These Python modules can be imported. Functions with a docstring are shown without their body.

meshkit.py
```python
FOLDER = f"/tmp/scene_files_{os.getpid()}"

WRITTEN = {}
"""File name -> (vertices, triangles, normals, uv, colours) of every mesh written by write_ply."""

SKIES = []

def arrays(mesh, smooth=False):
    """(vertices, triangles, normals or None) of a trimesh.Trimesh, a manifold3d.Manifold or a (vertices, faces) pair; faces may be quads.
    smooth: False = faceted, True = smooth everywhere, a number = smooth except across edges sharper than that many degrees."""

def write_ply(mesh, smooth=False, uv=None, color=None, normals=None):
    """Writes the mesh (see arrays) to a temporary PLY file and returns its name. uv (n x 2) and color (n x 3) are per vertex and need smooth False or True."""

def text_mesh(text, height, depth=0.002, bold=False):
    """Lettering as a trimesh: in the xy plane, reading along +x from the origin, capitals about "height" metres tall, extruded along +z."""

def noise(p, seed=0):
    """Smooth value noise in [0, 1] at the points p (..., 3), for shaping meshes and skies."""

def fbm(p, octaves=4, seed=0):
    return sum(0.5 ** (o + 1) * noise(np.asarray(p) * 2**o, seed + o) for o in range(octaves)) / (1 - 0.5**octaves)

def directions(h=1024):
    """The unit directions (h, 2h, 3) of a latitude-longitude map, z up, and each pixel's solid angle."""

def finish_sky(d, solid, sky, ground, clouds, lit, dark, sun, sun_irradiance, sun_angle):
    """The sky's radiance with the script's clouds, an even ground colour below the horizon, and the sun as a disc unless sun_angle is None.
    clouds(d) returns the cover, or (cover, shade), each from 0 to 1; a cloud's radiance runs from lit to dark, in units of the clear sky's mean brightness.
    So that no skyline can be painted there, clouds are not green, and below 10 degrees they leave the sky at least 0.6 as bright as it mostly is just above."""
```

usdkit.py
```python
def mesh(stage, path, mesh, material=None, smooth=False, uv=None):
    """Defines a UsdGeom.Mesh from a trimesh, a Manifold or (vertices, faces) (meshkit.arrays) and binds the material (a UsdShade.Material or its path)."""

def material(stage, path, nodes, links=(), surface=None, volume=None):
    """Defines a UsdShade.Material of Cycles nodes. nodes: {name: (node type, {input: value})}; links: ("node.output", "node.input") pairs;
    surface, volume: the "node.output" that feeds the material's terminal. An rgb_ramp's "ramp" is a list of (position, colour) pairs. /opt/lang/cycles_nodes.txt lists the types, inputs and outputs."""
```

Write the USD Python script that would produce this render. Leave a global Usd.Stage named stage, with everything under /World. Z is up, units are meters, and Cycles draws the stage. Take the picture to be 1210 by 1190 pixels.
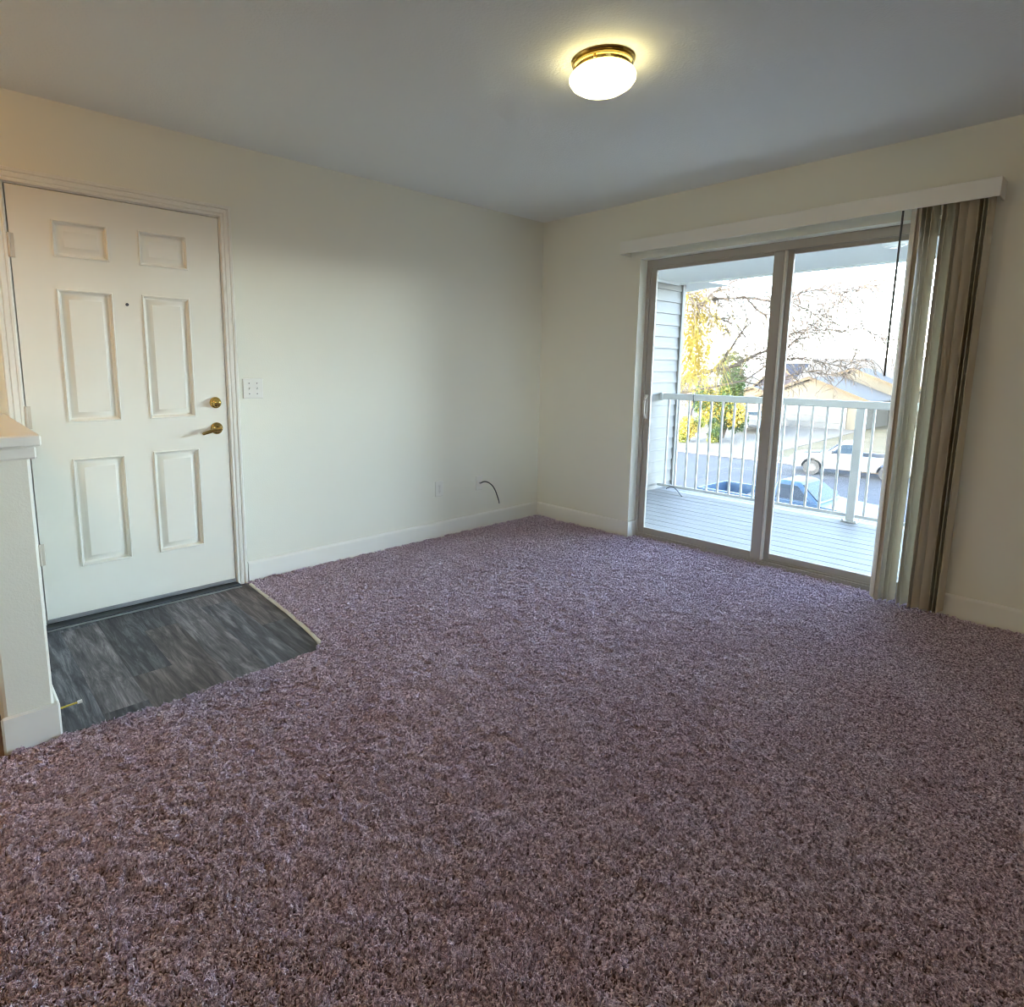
import math, random, sys
import numpy as np
import trimesh
from trimesh.transformations import rotation_matrix
import manifold3d as m3
from shapely.geometry import Polygon, box as sbox, Point
import meshkit, usdkit
from pxr import Usd, UsdGeom, UsdLux, UsdShade, Gf, Sdf, Vt

stage = Usd.Stage.CreateInMemory()
UsdGeom.Xform.Define(stage, '/World')
random.seed(7)
RNG = np.random.default_rng(11)
PI = math.pi

# ------------------------------------------------------------------ camera
CAM = np.array([-3.88539211, -3.41517671, 1.26068588])
ROT = np.array([[0.7467299, -0.66508145, 0.00781739],
                [-0.09337862, -0.11646454, -0.98879545],
                [0.65853996, 0.73763315, -0.14907194]])      # rows: right, down, forward
FPX, CX, CY = 712.8407, 549.915, 542.187
cam = UsdGeom.Camera.Define(stage, '/World/camera')
cam.CreateHorizontalApertureAttr(36.0)
cam.CreateFocalLengthAttr(FPX / 1210 * 36.0)
cam.CreateHorizontalApertureOffsetAttr((605 - CX) / 1210 * 36.0)
cam.CreateVerticalApertureOffsetAttr(-(595 - CY) / 1210 * 36.0)
cam.CreateClippingRangeAttr((0.05, 2000.0))
r_, d_, f_ = ROT
cam.AddTransformOp().Set(Gf.Matrix4d(*r_, 0, *(-d_), 0, *(-f_), 0, *CAM, 1))
cam.CreateExposureAttr(0.25)

# ------------------------------------------------------------------ sky and sun
SKY_STRENGTH = 1.8
SUN_ELEV, SUN_AZ = 0.27, -1.30            # a low winter sun behind the building
sky = usdkit.material(stage, '/World/Looks/sky', {
    "s": ("sky_texture", {"sky_type": "multiple_scattering", "sun_disc": False, "sun_elevation": SUN_ELEV, "sun_rotation": SUN_AZ,
                          "air_density": 1.0, "aerosol_density": 1.5, "ozone_density": 1.0}),
    "w": ("rgb_to_bw", {}), "m": ("mix_color", {"fac": 0.36}),          # haze whitens the blue
    "b": ("background_shader", {"strength": SKY_STRENGTH})},
    [("s.color", "w.color"), ("s.color", "m.a"), ("w.val", "m.b"), ("m.result", "b.color")], surface="b.background")
dome = UsdLux.DomeLight.Define(stage, '/World/sky_light')
dome.CreateIntensityAttr(1.0)
UsdShade.MaterialBindingAPI.Apply(dome.GetPrim()).Bind(sky)
sun = UsdLux.DistantLight.Define(stage, '/World/sun')
sun.CreateIntensityAttr(3.2)
sun.CreateAngleAttr(0.6)
sun.CreateColorAttr(Gf.Vec3f(1.0, 0.86, 0.68))
sd = np.array([math.sin(SUN_AZ) * math.cos(SUN_ELEV), math.cos(SUN_AZ) * math.cos(SUN_ELEV), math.sin(SUN_ELEV)])
mm = Gf.Matrix4d(); mm.SetLookAt(Gf.Vec3d(*map(float, sd)) * 50, Gf.Vec3d(0, 0, 0), Gf.Vec3d(0, 0, 1))
sun.AddTransformOp().Set(mm.GetInverse())

LAMP_STRENGTH = 6.5
KITCHEN_STRENGTH = 42.0
DINING_STRENGTH = 55.0

# ------------------------------------------------------------------ materials
def srgb(*c):
    c = np.array(c, float) / 255
    return tuple(np.where(c <= 0.04045, c / 12.92, ((c + 0.055) / 1.055) ** 2.4))

LOOK = {}
def look(name, color, rough=0.5, metal=0.0, vary=None, bump=None, spec=0.5, sheen=0.0, stretch=None, extra=None):
    """vary: (scale, second colour, low, high); bump: (scale, strength, distance, detail); stretch: scale vector of the texture space"""
    n = {"p": ("principled_bsdf", {"base_color": color, "roughness": rough, "metallic": metal, "specular_ior_level": spec, "sheen_weight": sheen, **(extra or {})}),
         "g": ("geometry", {}), "tm": ("mapping", {"scale": stretch or (1, 1, 1)})}
    l = [("g.position", "tm.vector")]
    if vary:
        n["n"] = ("noise_texture", {"scale": vary[0], "detail": 4.0, "roughness": 0.6})
        n["r"] = ("rgb_ramp", {"ramp": [(vary[2], color), (vary[3], vary[1])]})
        l += [("tm.vector", "n.vector"), ("n.fac", "r.fac"), ("r.color", "p.base_color")]
    if bump:
        n["bn"] = ("noise_texture", {"scale": bump[0], "detail": bump[3] if len(bump) > 3 else 2.0})
        n["b"] = ("bump", {"strength": bump[1], "distance": bump[2]})
        l += [("tm.vector", "bn.vector"), ("bn.fac", "b.height"), ("b.normal", "p.normal")]
    LOOK[name] = usdkit.material(stage, '/World/Looks/' + name, n, l, surface="p.BSDF")
    return LOOK[name]

look('wall_paint', (0.83, 0.83, 0.72), 0.55, bump=(140, 0.25, 0.002, 3))
look('ceiling_paint', (0.87, 0.89, 0.85), 0.7, bump=(90, 0.5, 0.004, 3))
look('trim_paint', (0.84, 0.84, 0.77), 0.35)
look('door_paint', (0.82, 0.81, 0.72), 0.42, bump=(60, 0.05, 0.001))
look('hinge_paint', (0.66, 0.60, 0.50), 0.4)
look('brass', (0.62, 0.43, 0.13), 0.16, 1.0)
look('antique_brass', (0.48, 0.34, 0.12), 0.18, 1.0)
look('dark_metal', (0.10, 0.11, 0.12), 0.45, 0.6)
look('dark_gap', (0.02, 0.02, 0.022), 0.8)
look('grey_metal', (0.42, 0.43, 0.44), 0.4, 0.8)
look('gold_strip', (0.72, 0.68, 0.58), 0.4, 0.5)
look('plastic_white', (0.82, 0.82, 0.75), 0.35)
look('plastic_dark', (0.05, 0.05, 0.055), 0.5)
look('rubber_black', (0.012, 0.014, 0.014), 0.5)
look('yellow_metal', (0.75, 0.58, 0.12), 0.3, 0.6)
look('slider_frame', (0.42, 0.40, 0.355), 0.4)
look('carpet_backing', (0.13, 0.09, 0.11), 0.95, spec=0.1)
look('kitchen_vinyl', (0.09, 0.05, 0.03), 0.5)
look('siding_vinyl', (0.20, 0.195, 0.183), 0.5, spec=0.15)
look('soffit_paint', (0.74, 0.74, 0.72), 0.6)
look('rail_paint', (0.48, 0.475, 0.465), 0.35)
look('deck_paint', (0.225, 0.222, 0.215), 0.55, vary=(7, (0.20, 0.198, 0.19), 0.4, 0.65), stretch=(3, .5, 1))
look('asphalt', (0.06, 0.061, 0.063), 0.9, vary=(0.6, (0.075, 0.075, 0.076), 0.3, 0.7), spec=0.15)
look('concrete', (0.15, 0.13, 0.103), 0.9, vary=(0.4, (0.12, 0.106, 0.086), 0.3, 0.7), spec=0.15)
look('dry_lawn', (0.125, 0.098, 0.058), 0.95, vary=(0.7, (0.085, 0.074, 0.04), 0.35, 0.7), spec=0.15)
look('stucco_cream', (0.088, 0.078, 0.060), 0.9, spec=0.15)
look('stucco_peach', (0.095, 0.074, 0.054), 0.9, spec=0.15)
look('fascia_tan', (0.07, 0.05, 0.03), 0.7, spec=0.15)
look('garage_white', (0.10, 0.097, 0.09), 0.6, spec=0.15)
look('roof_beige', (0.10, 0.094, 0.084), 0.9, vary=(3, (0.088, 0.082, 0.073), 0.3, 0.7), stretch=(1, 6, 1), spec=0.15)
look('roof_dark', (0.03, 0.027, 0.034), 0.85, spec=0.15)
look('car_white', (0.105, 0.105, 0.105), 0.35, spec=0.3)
look('car_blue', (0.05, 0.085, 0.125), 0.4, spec=0.25)
look('car_glass', (0.02, 0.03, 0.04), 0.1, spec=0.08)
look('car_dark', (0.02, 0.022, 0.025), 0.5)
look('tyre', (0.02, 0.02, 0.02), 0.8)
look('wheel_grey', (0.06, 0.06, 0.062), 0.5)
look('chrome', (0.6, 0.6, 0.6), 0.2, 1.0)
look('tail_red', (0.45, 0.02, 0.02), 0.25)
look('lamp_clear', (0.75, 0.75, 0.72), 0.15)
look('bark', (0.12, 0.092, 0.07), 0.9, vary=(6, (0.08, 0.063, 0.05), 0.35, 0.65), spec=0.15)
look('twig', (0.13, 0.10, 0.075), 0.85, spec=0.15)
look('bin_grey', (0.35, 0.36, 0.36), 0.6)

def leaf_look(name, c1, c2):
    LOOK[name] = usdkit.material(stage, '/World/Looks/' + name, {
        "g": ("geometry", {}), "n": ("noise_texture", {"scale": 4.0, "detail": 3.0}),
        "r": ("rgb_ramp", {"ramp": [(0.35, c1), (0.65, c2)]}),
        "p": ("principled_bsdf", {"roughness": 0.5}), "t": ("translucent_bsdf", {}), "m": ("mix_closure", {"fac": 0.4})},
        [("g.position", "n.vector"), ("n.fac", "r.fac"), ("r.color", "p.base_color"), ("r.color", "t.color"), ("p.BSDF", "m.closure1"), ("t.BSDF", "m.closure2")], surface="m.closure")
leaf_look('leaf_green', (0.018, 0.042, 0.011), (0.05, 0.075, 0.015))
leaf_look('leaf_yellow', (0.30, 0.20, 0.02), (0.38, 0.28, 0.05))
leaf_look('leaf_lime', (0.085, 0.11, 0.018), (0.18, 0.165, 0.025))

# window glass: sunlight and views pass, the surface mirrors at a slant
LOOK['pane'] = usdkit.material(stage, '/World/Looks/pane', {
    "f": ("fresnel", {"IOR": 1.45}), "t": ("transparent_bsdf", {"color": (0.97, 0.985, 0.985)}),
    "g": ("glossy_bsdf", {"color": (1, 1, 1), "roughness": 0.0}), "m": ("mix_closure", {})},
    [("f.fac", "m.fac"), ("t.BSDF", "m.closure1"), ("g.BSDF", "m.closure2")], surface="m.closure")

# blind vanes: thin pvc that lets some light through
LOOK['vane_pvc'] = usdkit.material(stage, '/World/Looks/vane_pvc', {
    "p": ("principled_bsdf", {"base_color": (0.76, 0.69, 0.55), "roughness": 0.45}),
    "t": ("translucent_bsdf", {"color": (0.55, 0.50, 0.38)}), "m": ("mix_closure", {"fac": 0.18})},
    [("p.BSDF", "m.closure1"), ("t.BSDF", "m.closure2")], surface="m.closure")

def emit(name, color, strength):
    LOOK[name] = usdkit.material(stage, '/World/Looks/' + name, {"e": ("emission", {"color": color, "strength": strength})}, surface="e.emission")
emit('lamp_glass', (1.0, 0.86, 0.42), LAMP_STRENGTH)
emit('kitchen_glass', (1.0, 0.50, 0.11), KITCHEN_STRENGTH)
emit('dining_glass', (1.0, 0.74, 0.50), DINING_STRENGTH)

# carpet yarn: flecked plum and grey
LOOK['carpet_yarn'] = usdkit.material(stage, '/World/Looks/carpet_yarn', {
    "g": ("geometry", {}), "n": ("noise_texture", {"scale": 120.0, "detail": 2.0}), "n2": ("noise_texture", {"scale": 2.2, "detail": 3.0}),
    "r": ("rgb_ramp", {"ramp": [(0.30, (0.15, 0.095, 0.135)), (0.48, (0.51, 0.425, 0.54)), (0.66, (0.95, 0.86, 0.97))]}),
    "r2": ("rgb_ramp", {"ramp": [(0.3, (0.92, 0.88, 0.90)), (0.7, (1.0, 1.0, 1.0))]}),
    "x": ("mix_color", {"blend_type": "multiply", "fac": 1.0}),
    "p": ("principled_bsdf", {"roughness": 0.6, "specular_ior_level": 0.25, "sheen_weight": 0.6, "sheen_roughness": 0.35})},
    [("g.position", "n.vector"), ("g.position", "n2.vector"), ("n.fac", "r.fac"), ("n2.fac", "r2.fac"), ("r.color", "x.a"), ("r2.color", "x.b"), ("x.result", "p.base_color")], surface="p.BSDF")

# grey wood-look vinyl in four tones: long streaks along the plank
for i, (a, b, c) in enumerate([((0.030, 0.033, 0.042), (0.085, 0.088, 0.105), (0.26, 0.26, 0.28)), ((0.05, 0.05, 0.056), (0.13, 0.12, 0.13), (0.33, 0.31, 0.32)),
                               ((0.022, 0.022, 0.028), (0.055, 0.055, 0.064), (0.17, 0.17, 0.185)), ((0.04, 0.034, 0.036), (0.10, 0.085, 0.085), (0.25, 0.21, 0.21))]):
    LOOK['vinyl_%d' % i] = usdkit.material(stage, '/World/Looks/vinyl_%d' % i, {
        "g": ("geometry", {}), "m": ("mapping", {"scale": (34.0, 3.6, 1.0), "location": (i * 7.3, i * 3.1, 0)}),
        "n": ("noise_texture", {"scale": 1.0, "detail": 7.0, "roughness": 0.72, "distortion": 0.5}),
        "r": ("rgb_ramp", {"ramp": [(0.36, a), (0.50, b), (0.66, c)]}),
        "p": ("principled_bsdf", {"roughness": 0.5, "specular_ior_level": 0.3})},
        [("g.position", "m.vector"), ("m.vector", "n.vector"), ("n.fac", "r.fac"), ("r.color", "p.base_color")], surface="p.BSDF")

# ------------------------------------------------------------------ scene helpers
USED = {}
def numbered(parent, name):
    key = parent + '/' + name
    k = USED.get(key, 0); USED[key] = k + 1
    return key if k == 0 else '%s_%03d' % (key, k)

class Thing:
    def __init__(self, prim, path, loc):
        self.prim, self.path, self.loc = prim, path, np.array(loc, float)

def tag(prim, label=None, cat=None, group=None, kind=None):
    for k, v in (('label', label), ('category', cat), ('group', group), ('kind', kind)):
        if v: prim.SetCustomDataByKey(k, v)

def thing(name, label, cat, loc=(0, 0, 0), rotz=0.0, group=None, kind=None):
    path = numbered('/World', name)
    x = UsdGeom.Xform.Define(stage, path)
    x.AddTranslateOp().Set(Gf.Vec3d(*map(float, loc)))
    if rotz: x.AddRotateZOp().Set(math.degrees(rotz))
    tag(x.GetPrim(), label, cat, group, kind)
    return Thing(x.GetPrim(), path, loc)

def cat_(meshes):
    out = []
    for q in meshes:
        if isinstance(q, m3.Manifold):
            v, f, _ = meshkit.arrays(q); q = trimesh.Trimesh(v, f, process=False)
        out.append(q)
    return out[0] if len(out) == 1 else trimesh.util.concatenate(out)

def part(parent, name, mesh, mat, smooth=35, label=None, world=True, kind=None):
    """parent: a Thing, or the Thing returned by part (then this is a sub-part). world: the mesh is in world coordinates."""
    if isinstance(mesh, (list, tuple)): mesh = cat_(mesh)
    if isinstance(mesh, m3.Manifold): mesh = cat_([mesh])
    mesh = mesh.copy()
    if world: mesh.apply_translation(-parent.loc)
    path = numbered(parent.path, name)
    g = usdkit.mesh(stage, path, mesh, LOOK[mat], smooth=smooth)
    tag(g.GetPrim(), label, None, None, kind)
    return Thing(g.GetPrim(), path, parent.loc)

def solo(name, mesh, mat, label, cat, group=None, kind=None, smooth=35):
    if isinstance(mesh, (list, tuple)): mesh = cat_(mesh)
    if isinstance(mesh, m3.Manifold): mesh = cat_([mesh])
    b = mesh.bounds
    t = thing(name, label, cat, ((b[0][0] + b[1][0]) / 2, (b[0][1] + b[1][1]) / 2, b[0][2]), group=group, kind=kind)
    path = t.path; stage.RemovePrim(path)
    mesh = mesh.copy(); mesh.apply_translation(-t.loc)
    g = usdkit.mesh(stage, path, mesh, LOOK[mat], smooth=smooth)
    g.AddTranslateOp().Set(Gf.Vec3d(*map(float, t.loc)))
    tag(g.GetPrim(), label, cat, group, kind)
    return Thing(g.GetPrim(), path, t.loc)

# ------------------------------------------------------------------ mesh helpers
def bx(x0, x1, y0, y1, z0, z1):
    b = trimesh.creation.box([abs(x1 - x0), abs(y1 - y0), abs(z1 - z0)])
    b.apply_translation([(x0 + x1) / 2, (y0 + y1) / 2, (z0 + z1) / 2])
    return b

def rb(x0, x1, y0, y1, z0, z1, r=0.004):
    """a box with chamfered edges"""
    x0, x1 = sorted((x0, x1)); y0, y1 = sorted((y0, y1)); z0, z1 = sorted((z0, z1))
    r = min(r, (x1 - x0) * .45, (y1 - y0) * .45, (z1 - z0) * .45)
    pts = []
    for sx in (0, 1):
        for sy in (0, 1):
            for sz in (0, 1):
                x, y, z = (x1 if sx else x0), (y1 if sy else y0), (z1 if sz else z0)
                ix, iy, iz = (-r if sx else r), (-r if sy else r), (-r if sz else r)
                pts += [(x + ix, y + iy, z), (x + ix, y, z + iz), (x, y + iy, z + iz)]
    return trimesh.convex.convex_hull(np.array(pts))

def prism(poly, h, z0=0.0):
    if not isinstance(poly, Polygon): poly = Polygon(poly)
    m = trimesh.creation.extrude_polygon(poly, h, engine="earcut")
    m.apply_translation([0, 0, z0])
    return m

def prism_x(yz, x0, x1):
    """a (y, z) outline drawn out along x"""
    m = prism(yz, x1 - x0)
    T = np.array([[0, 0, 1, x0], [1, 0, 0, 0], [0, 1, 0, 0], [0, 0, 0, 1.0]])
    m.apply_transform(T); return m

def prism_y(xz, y0, y1):
    """an (x, z) outline drawn out along y"""
    m = prism(xz, y1 - y0)
    T = np.array([[1, 0, 0, 0], [0, 0, -1, y1], [0, 1, 0, 0], [0, 0, 0, 1.0]])
    m.apply_transform(T); return m

def cyl(p0, p1, r, n=20):
    return trimesh.creation.cylinder(radius=r, segment=[p0, p1], sections=n)

def tube(pts, radii, n=8):
    p = np.asarray(pts, float)
    rr = np.broadcast_to(radii, (len(p),)).astype(float)
    t = np.gradient(p, axis=0); t /= np.linalg.norm(t, axis=1, keepdims=True) + 1e-12
    a = np.cross(t, np.where(np.abs(t[:, 2:]) < 0.9, [0, 0, 1.0], [1.0, 0, 0])); a /= np.linalg.norm(a, axis=1, keepdims=True) + 1e-12
    b = np.cross(t, a); ang = np.arange(n) * 2 * PI / n
    v = p[:, None] + rr[:, None, None] * (np.cos(ang)[None, :, None] * a[:, None] + np.sin(ang)[None, :, None] * b[:, None])
    i, j = np.meshgrid(np.arange(len(p) - 1), np.arange(n), indexing="ij")
    q = np.stack([i * n + j, i * n + (j + 1) % n, (i + 1) * n + (j + 1) % n, (i + 1) * n + j], -1).reshape(-1, 4)
    f = np.vstack([q[:, [0, 1, 2]], q[:, [0, 2, 3]]])
    v = v.reshape(-1, 3); k = len(v)
    v = np.vstack([v, p[:1], p[-1:]])
    c0 = [[k, (jj + 1) % n, jj] for jj in range(n)]; e = (len(p) - 1) * n
    c1 = [[k + 1, e + jj, e + (jj + 1) % n] for jj in range(n)]
    m = trimesh.Trimesh(v, np.vstack([f, c0, c1]), process=False)
    return m

def smooth_path(pts, k=6):
    from scipy.interpolate import CubicSpline
    p = np.asarray(pts, float); s = np.r_[0, np.cumsum(np.linalg.norm(np.diff(p, axis=0), axis=1))]
    return CubicSpline(s, p)(np.linspace(0, s[-1], (len(p) - 1) * k + 1))

def lathe(profile, n=40, at=(0, 0, 0), axis='z'):
    m = trimesh.creation.revolve(np.array(profile, float), sections=n)
    if axis == '-y': m.apply_transform(rotation_matrix(PI / 2, [1, 0, 0]))       # +z of the profile points to -y
    if axis == 'x': m.apply_transform(rotation_matrix(PI / 2, [0, 1, 0]))
    m.fix_normals(); m.apply_translation(at)
    return m

def spheres_hull(items, n=16):
    return m3.Manifold.batch_hull([m3.Manifold.sphere(r, n).translate(tuple(map(float, c))) for c, r in items])


# ================================================================== THE ROOM
H = 2.432                       # ceiling
XR0, XR1 = -3.545, -2.631       # entry door leaf
DT = 2.042
OY0, OY1, OZ = -0.916, -2.745, 2.035   # patio door opening
WT = 0.185                      # outer wall thickness
RX, RY = -7.0, -6.4             # the room goes on behind the camera

def struct(name, mesh, mat, label, cat, smooth=35):
    return solo(name, mesh, mat, label, cat, kind='structure', smooth=smooth)

gap = 0.018
struct('wall_left', [bx(RX - .15, XR0 - gap, 0, .14, -.25, H + .02), bx(XR1 + gap, WT, 0, .14, -.25, H + .02), bx(XR0 - gap, XR1 + gap, 0, .14, DT + gap, H + .02)],
       'wall_paint', 'off-white painted wall with the entry door in it', 'wall')
struct('wall_right', [bx(0, WT, 0, OY0, -.25, H + .02), bx(0, WT, OY1, RY, -.25, H + .02), bx(0, WT, OY0, OY1, OZ, H + .02), bx(0, WT, OY0, OY1, -.25, -.02)],
       'wall_paint', 'off-white painted wall with the sliding patio door in it', 'wall')
struct('ceiling', bx(RX - .15, WT, RY - .15, .14, H, H + .16), 'ceiling_paint', 'white lightly textured ceiling above the empty room', 'ceiling')
# the wall behind the camera has a window that looks to the side, away from the sun
WX0, WX1, WZ0, WZ1 = -5.8, -3.9, 0.75, 2.1
struct('wall_back', [bx(RX - .15, WX0, RY - .15, RY, -.25, H + .02), bx(WX1, WT, RY - .15, RY, -.25, H + .02), bx(WX0, WX1, RY - .15, RY, -.25, WZ0), bx(WX0, WX1, RY - .15, RY, WZ1, H + .02)],
       'wall_paint', 'off-white wall behind the viewer with a wide window', 'wall')
struct('wall_kitchen', bx(RX - .15, RX, RY, 0, -.25, H + .02), 'wall_paint', 'off-white wall at the far kitchen side of the room', 'wall')
w2 = thing('window_1', 'wide white framed window in the wall behind the viewer', 'window', (WX0, RY, WZ0), kind='structure')
part(w2, 'window_frame', [bx(WX0, WX1, RY - .1, RY - .04, WZ0, WZ0 + .05), bx(WX0, WX1, RY - .1, RY - .04, WZ1 - .05, WZ1), bx(WX0, WX0 + .05, RY - .1, RY - .04, WZ0 + .05, WZ1 - .05),
     bx(WX1 - .05, WX1, RY - .1, RY - .04, WZ0 + .05, WZ1 - .05), bx((WX0 + WX1) / 2 - .03, (WX0 + WX1) / 2 + .03, RY - .1, RY - .04, WZ0 + .05, WZ1 - .05)], 'trim_paint')
part(w2, 'pane', bx(WX0 + .05, WX1 - .05, RY - .072, RY - .068, WZ0 + .05, WZ1 - .05), 'pane')

# ---- floor: carpet, entry vinyl, kitchen vinyl
PX0, PX1, PY = -3.79, -3.655, -1.06         # pony wall
entry = Polygon([(-3.66, .06), (-2.569, .06), (-2.569, -.111), (-2.59, -.592), (-2.612, -.867), (-2.627, -.987), (-2.642, -1.031), (-2.68, -1.054), (-2.818, -1.072),
                 (-2.973, -1.083), (-3.184, -1.090), (-3.329, -1.088), (-3.498, -1.075), (-3.66, -1.058)])
kitchen = sbox(RX, -1.09, PX0, 0)
pony = sbox(PX0, PY, PX1, 0)
room = sbox(RX, RY, 0, 0).union(sbox(0, OY1, .095, OY0))
carpet_area = room.difference(entry.buffer(-.001)).difference(kitchen).difference(pony)
carpet_area = max(carpet_area.geoms, key=lambda g: g.area) if hasattr(carpet_area, 'geoms') else carpet_area
fl = thing('floor', 'plum grey shaggy wall-to-wall carpet', 'carpet', (0, 0, -.02), kind='structure')
part(fl, 'backing', prism(carpet_area, .012, -.02), 'carpet_backing', smooth=False)
part(fl, 'subfloor', bx(RX, WT, RY, .14, -.25, -.021), 'concrete', smooth=False)

def carpet_pile():
    """yarn strands in leaning clumps; thinner and denser close to the viewer, so that they stay a few pixels wide"""
    import shapely
    N = 2400000
    x = RNG.uniform(-5.6, .09, N); y = RNG.uniform(-5.0, 0, N)
    P = np.stack([x, y, np.zeros(N)], 1)
    v = P - CAM; dist = np.linalg.norm(v[:, :2], axis=1)
    fwd = (v @ ROT[2]) / np.linalg.norm(v, axis=1)
    dens = np.clip((2.0 / np.maximum(dist, .5)) ** 2, .05, 1.0) * 1.0
    keep = (RNG.uniform(0, 1, N) < dens) & (fwd > .45) & (dist > .9)
    x, y, dist = x[keep], y[keep], dist[keep]
    inside = shapely.contains_xy(carpet_area.buffer(-.006), x, y)
    x, y, dist = x[inside], y[inside], dist[inside]
    n = len(x)
    q = np.stack([x, y, np.zeros(n)], 1)
    big = meshkit.fbm(q * 2.3 + 5, 3, 3); mid = meshkit.fbm(q * 14 + 9, 3, 8); sm = meshkit.noise(q * 105, 21)
    ang = big * 9.0 + mid * 7.0 + sm * 6 + RNG.normal(0, .22, n)
    crease = np.clip(np.abs(meshkit.fbm(q * 7 + 31, 3, 40) - .5) / .05, 0, 1)      # the furrows between clumps
    scale = np.clip(dist / 2.0, .85, 2.2)
    ridge = 1 - np.abs(2 * meshkit.fbm(q * [26, 26, 1] + 3, 2, 61) - 1)                  # tufts lean together into small ridges
    ridge = np.clip((ridge - .55) / .45, 0, 1)
    hgt = (.0045 + .005 * meshkit.noise(q * 90, 5) + .0110 * ridge + .006 * (mid - .5)) * (.45 + .55 * crease) * RNG.uniform(.8, 1.2, n)
    lean = (.35 + .8 * meshkit.noise(q * 40, 77)) * .0075 * np.sqrt(scale)
    d = np.stack([np.cos(ang), np.sin(ang)], 1)
    curl = RNG.normal(0, .0025, (n, 2)) * np.sqrt(scale)[:, None]
    pts = np.zeros((n, 4, 3), np.float32)
    pts[:, 0, 0], pts[:, 0, 1], pts[:, 0, 2] = x, y, -.010
    for k, (a, b) in enumerate(((.18, .55), (.55, .95), (1.0, 1.0)), 1):
        pts[:, k, :2] = np.stack([x, y], 1) + d * (lean * a)[:, None] + curl * (k - 1) * .8
        pts[:, k, 2] = -.008 + hgt * b
    wid = (np.array([.0022, .0027, .0027, .0018])[None] * scale[:, None]).astype(np.float32)
    c = UsdGeom.BasisCurves.Define(stage, numbered(fl.path, 'carpet_pile'))
    pts[:, :, 2] += .02                                                           # the floor's own origin
    c.CreateTypeAttr('linear')
    c.CreatePointsAttr(Vt.Vec3fArray.FromNumpy(pts.reshape(-1, 3)))
    c.CreateCurveVertexCountsAttr(Vt.IntArray.FromNumpy(np.full(n, 4, np.int32)))
    c.CreateWidthsAttr(Vt.FloatArray.FromNumpy(wid.ravel())); c.SetWidthsInterpolation('vertex')
    UsdShade.MaterialBindingAPI.Apply(c.GetPrim()).Bind(LOOK['carpet_yarn'])
    tag(c.GetPrim(), kind='stuff')
    print('carpet strands', n)
carpet_pile()

en = thing('floor', 'grey wood-look vinyl plank floor inside the entry door', 'vinyl floor', (-3.1, -.5, -.02), kind='structure')
x, k = -3.66, 0
offs = [.55, .16, .84, .40, .98, .28, .70, .50]
while x < -2.55:
    x1 = x + .152
    y = .06 - offs[k % 8] * .5 if k else -.45
    cuts = [.06] + [c for c in (.06 - offs[k % 8], .06 - offs[k % 8] - .91) if c > -1.1] + [-1.12]
    for a, b in zip(cuts[1:], cuts[:-1]):
        piece = entry.intersection(sbox(x + .0003, a + .0003, x1 - .0003, b - .0003))
        if piece.is_empty or piece.area < .002: continue
        piece = max(piece.geoms, key=lambda g: g.area) if hasattr(piece, 'geoms') else piece
        part(en, 'vinyl_plank', prism(piece, .012, -.018), 'vinyl_%d' % RNG.integers(0, 4), smooth=False)
    x, k = x1, k + 1
ep = np.array([(-2.567, -.06), (-2.588, -.592), (-2.610, -.867), (-2.626, -.987), (-2.637, -1.022)])
ept = tube([(a, b, 0) for a, b in ep], .011, 12); ept.vertices[:, 2] = ept.vertices[:, 2] * .55 - .0015
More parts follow.
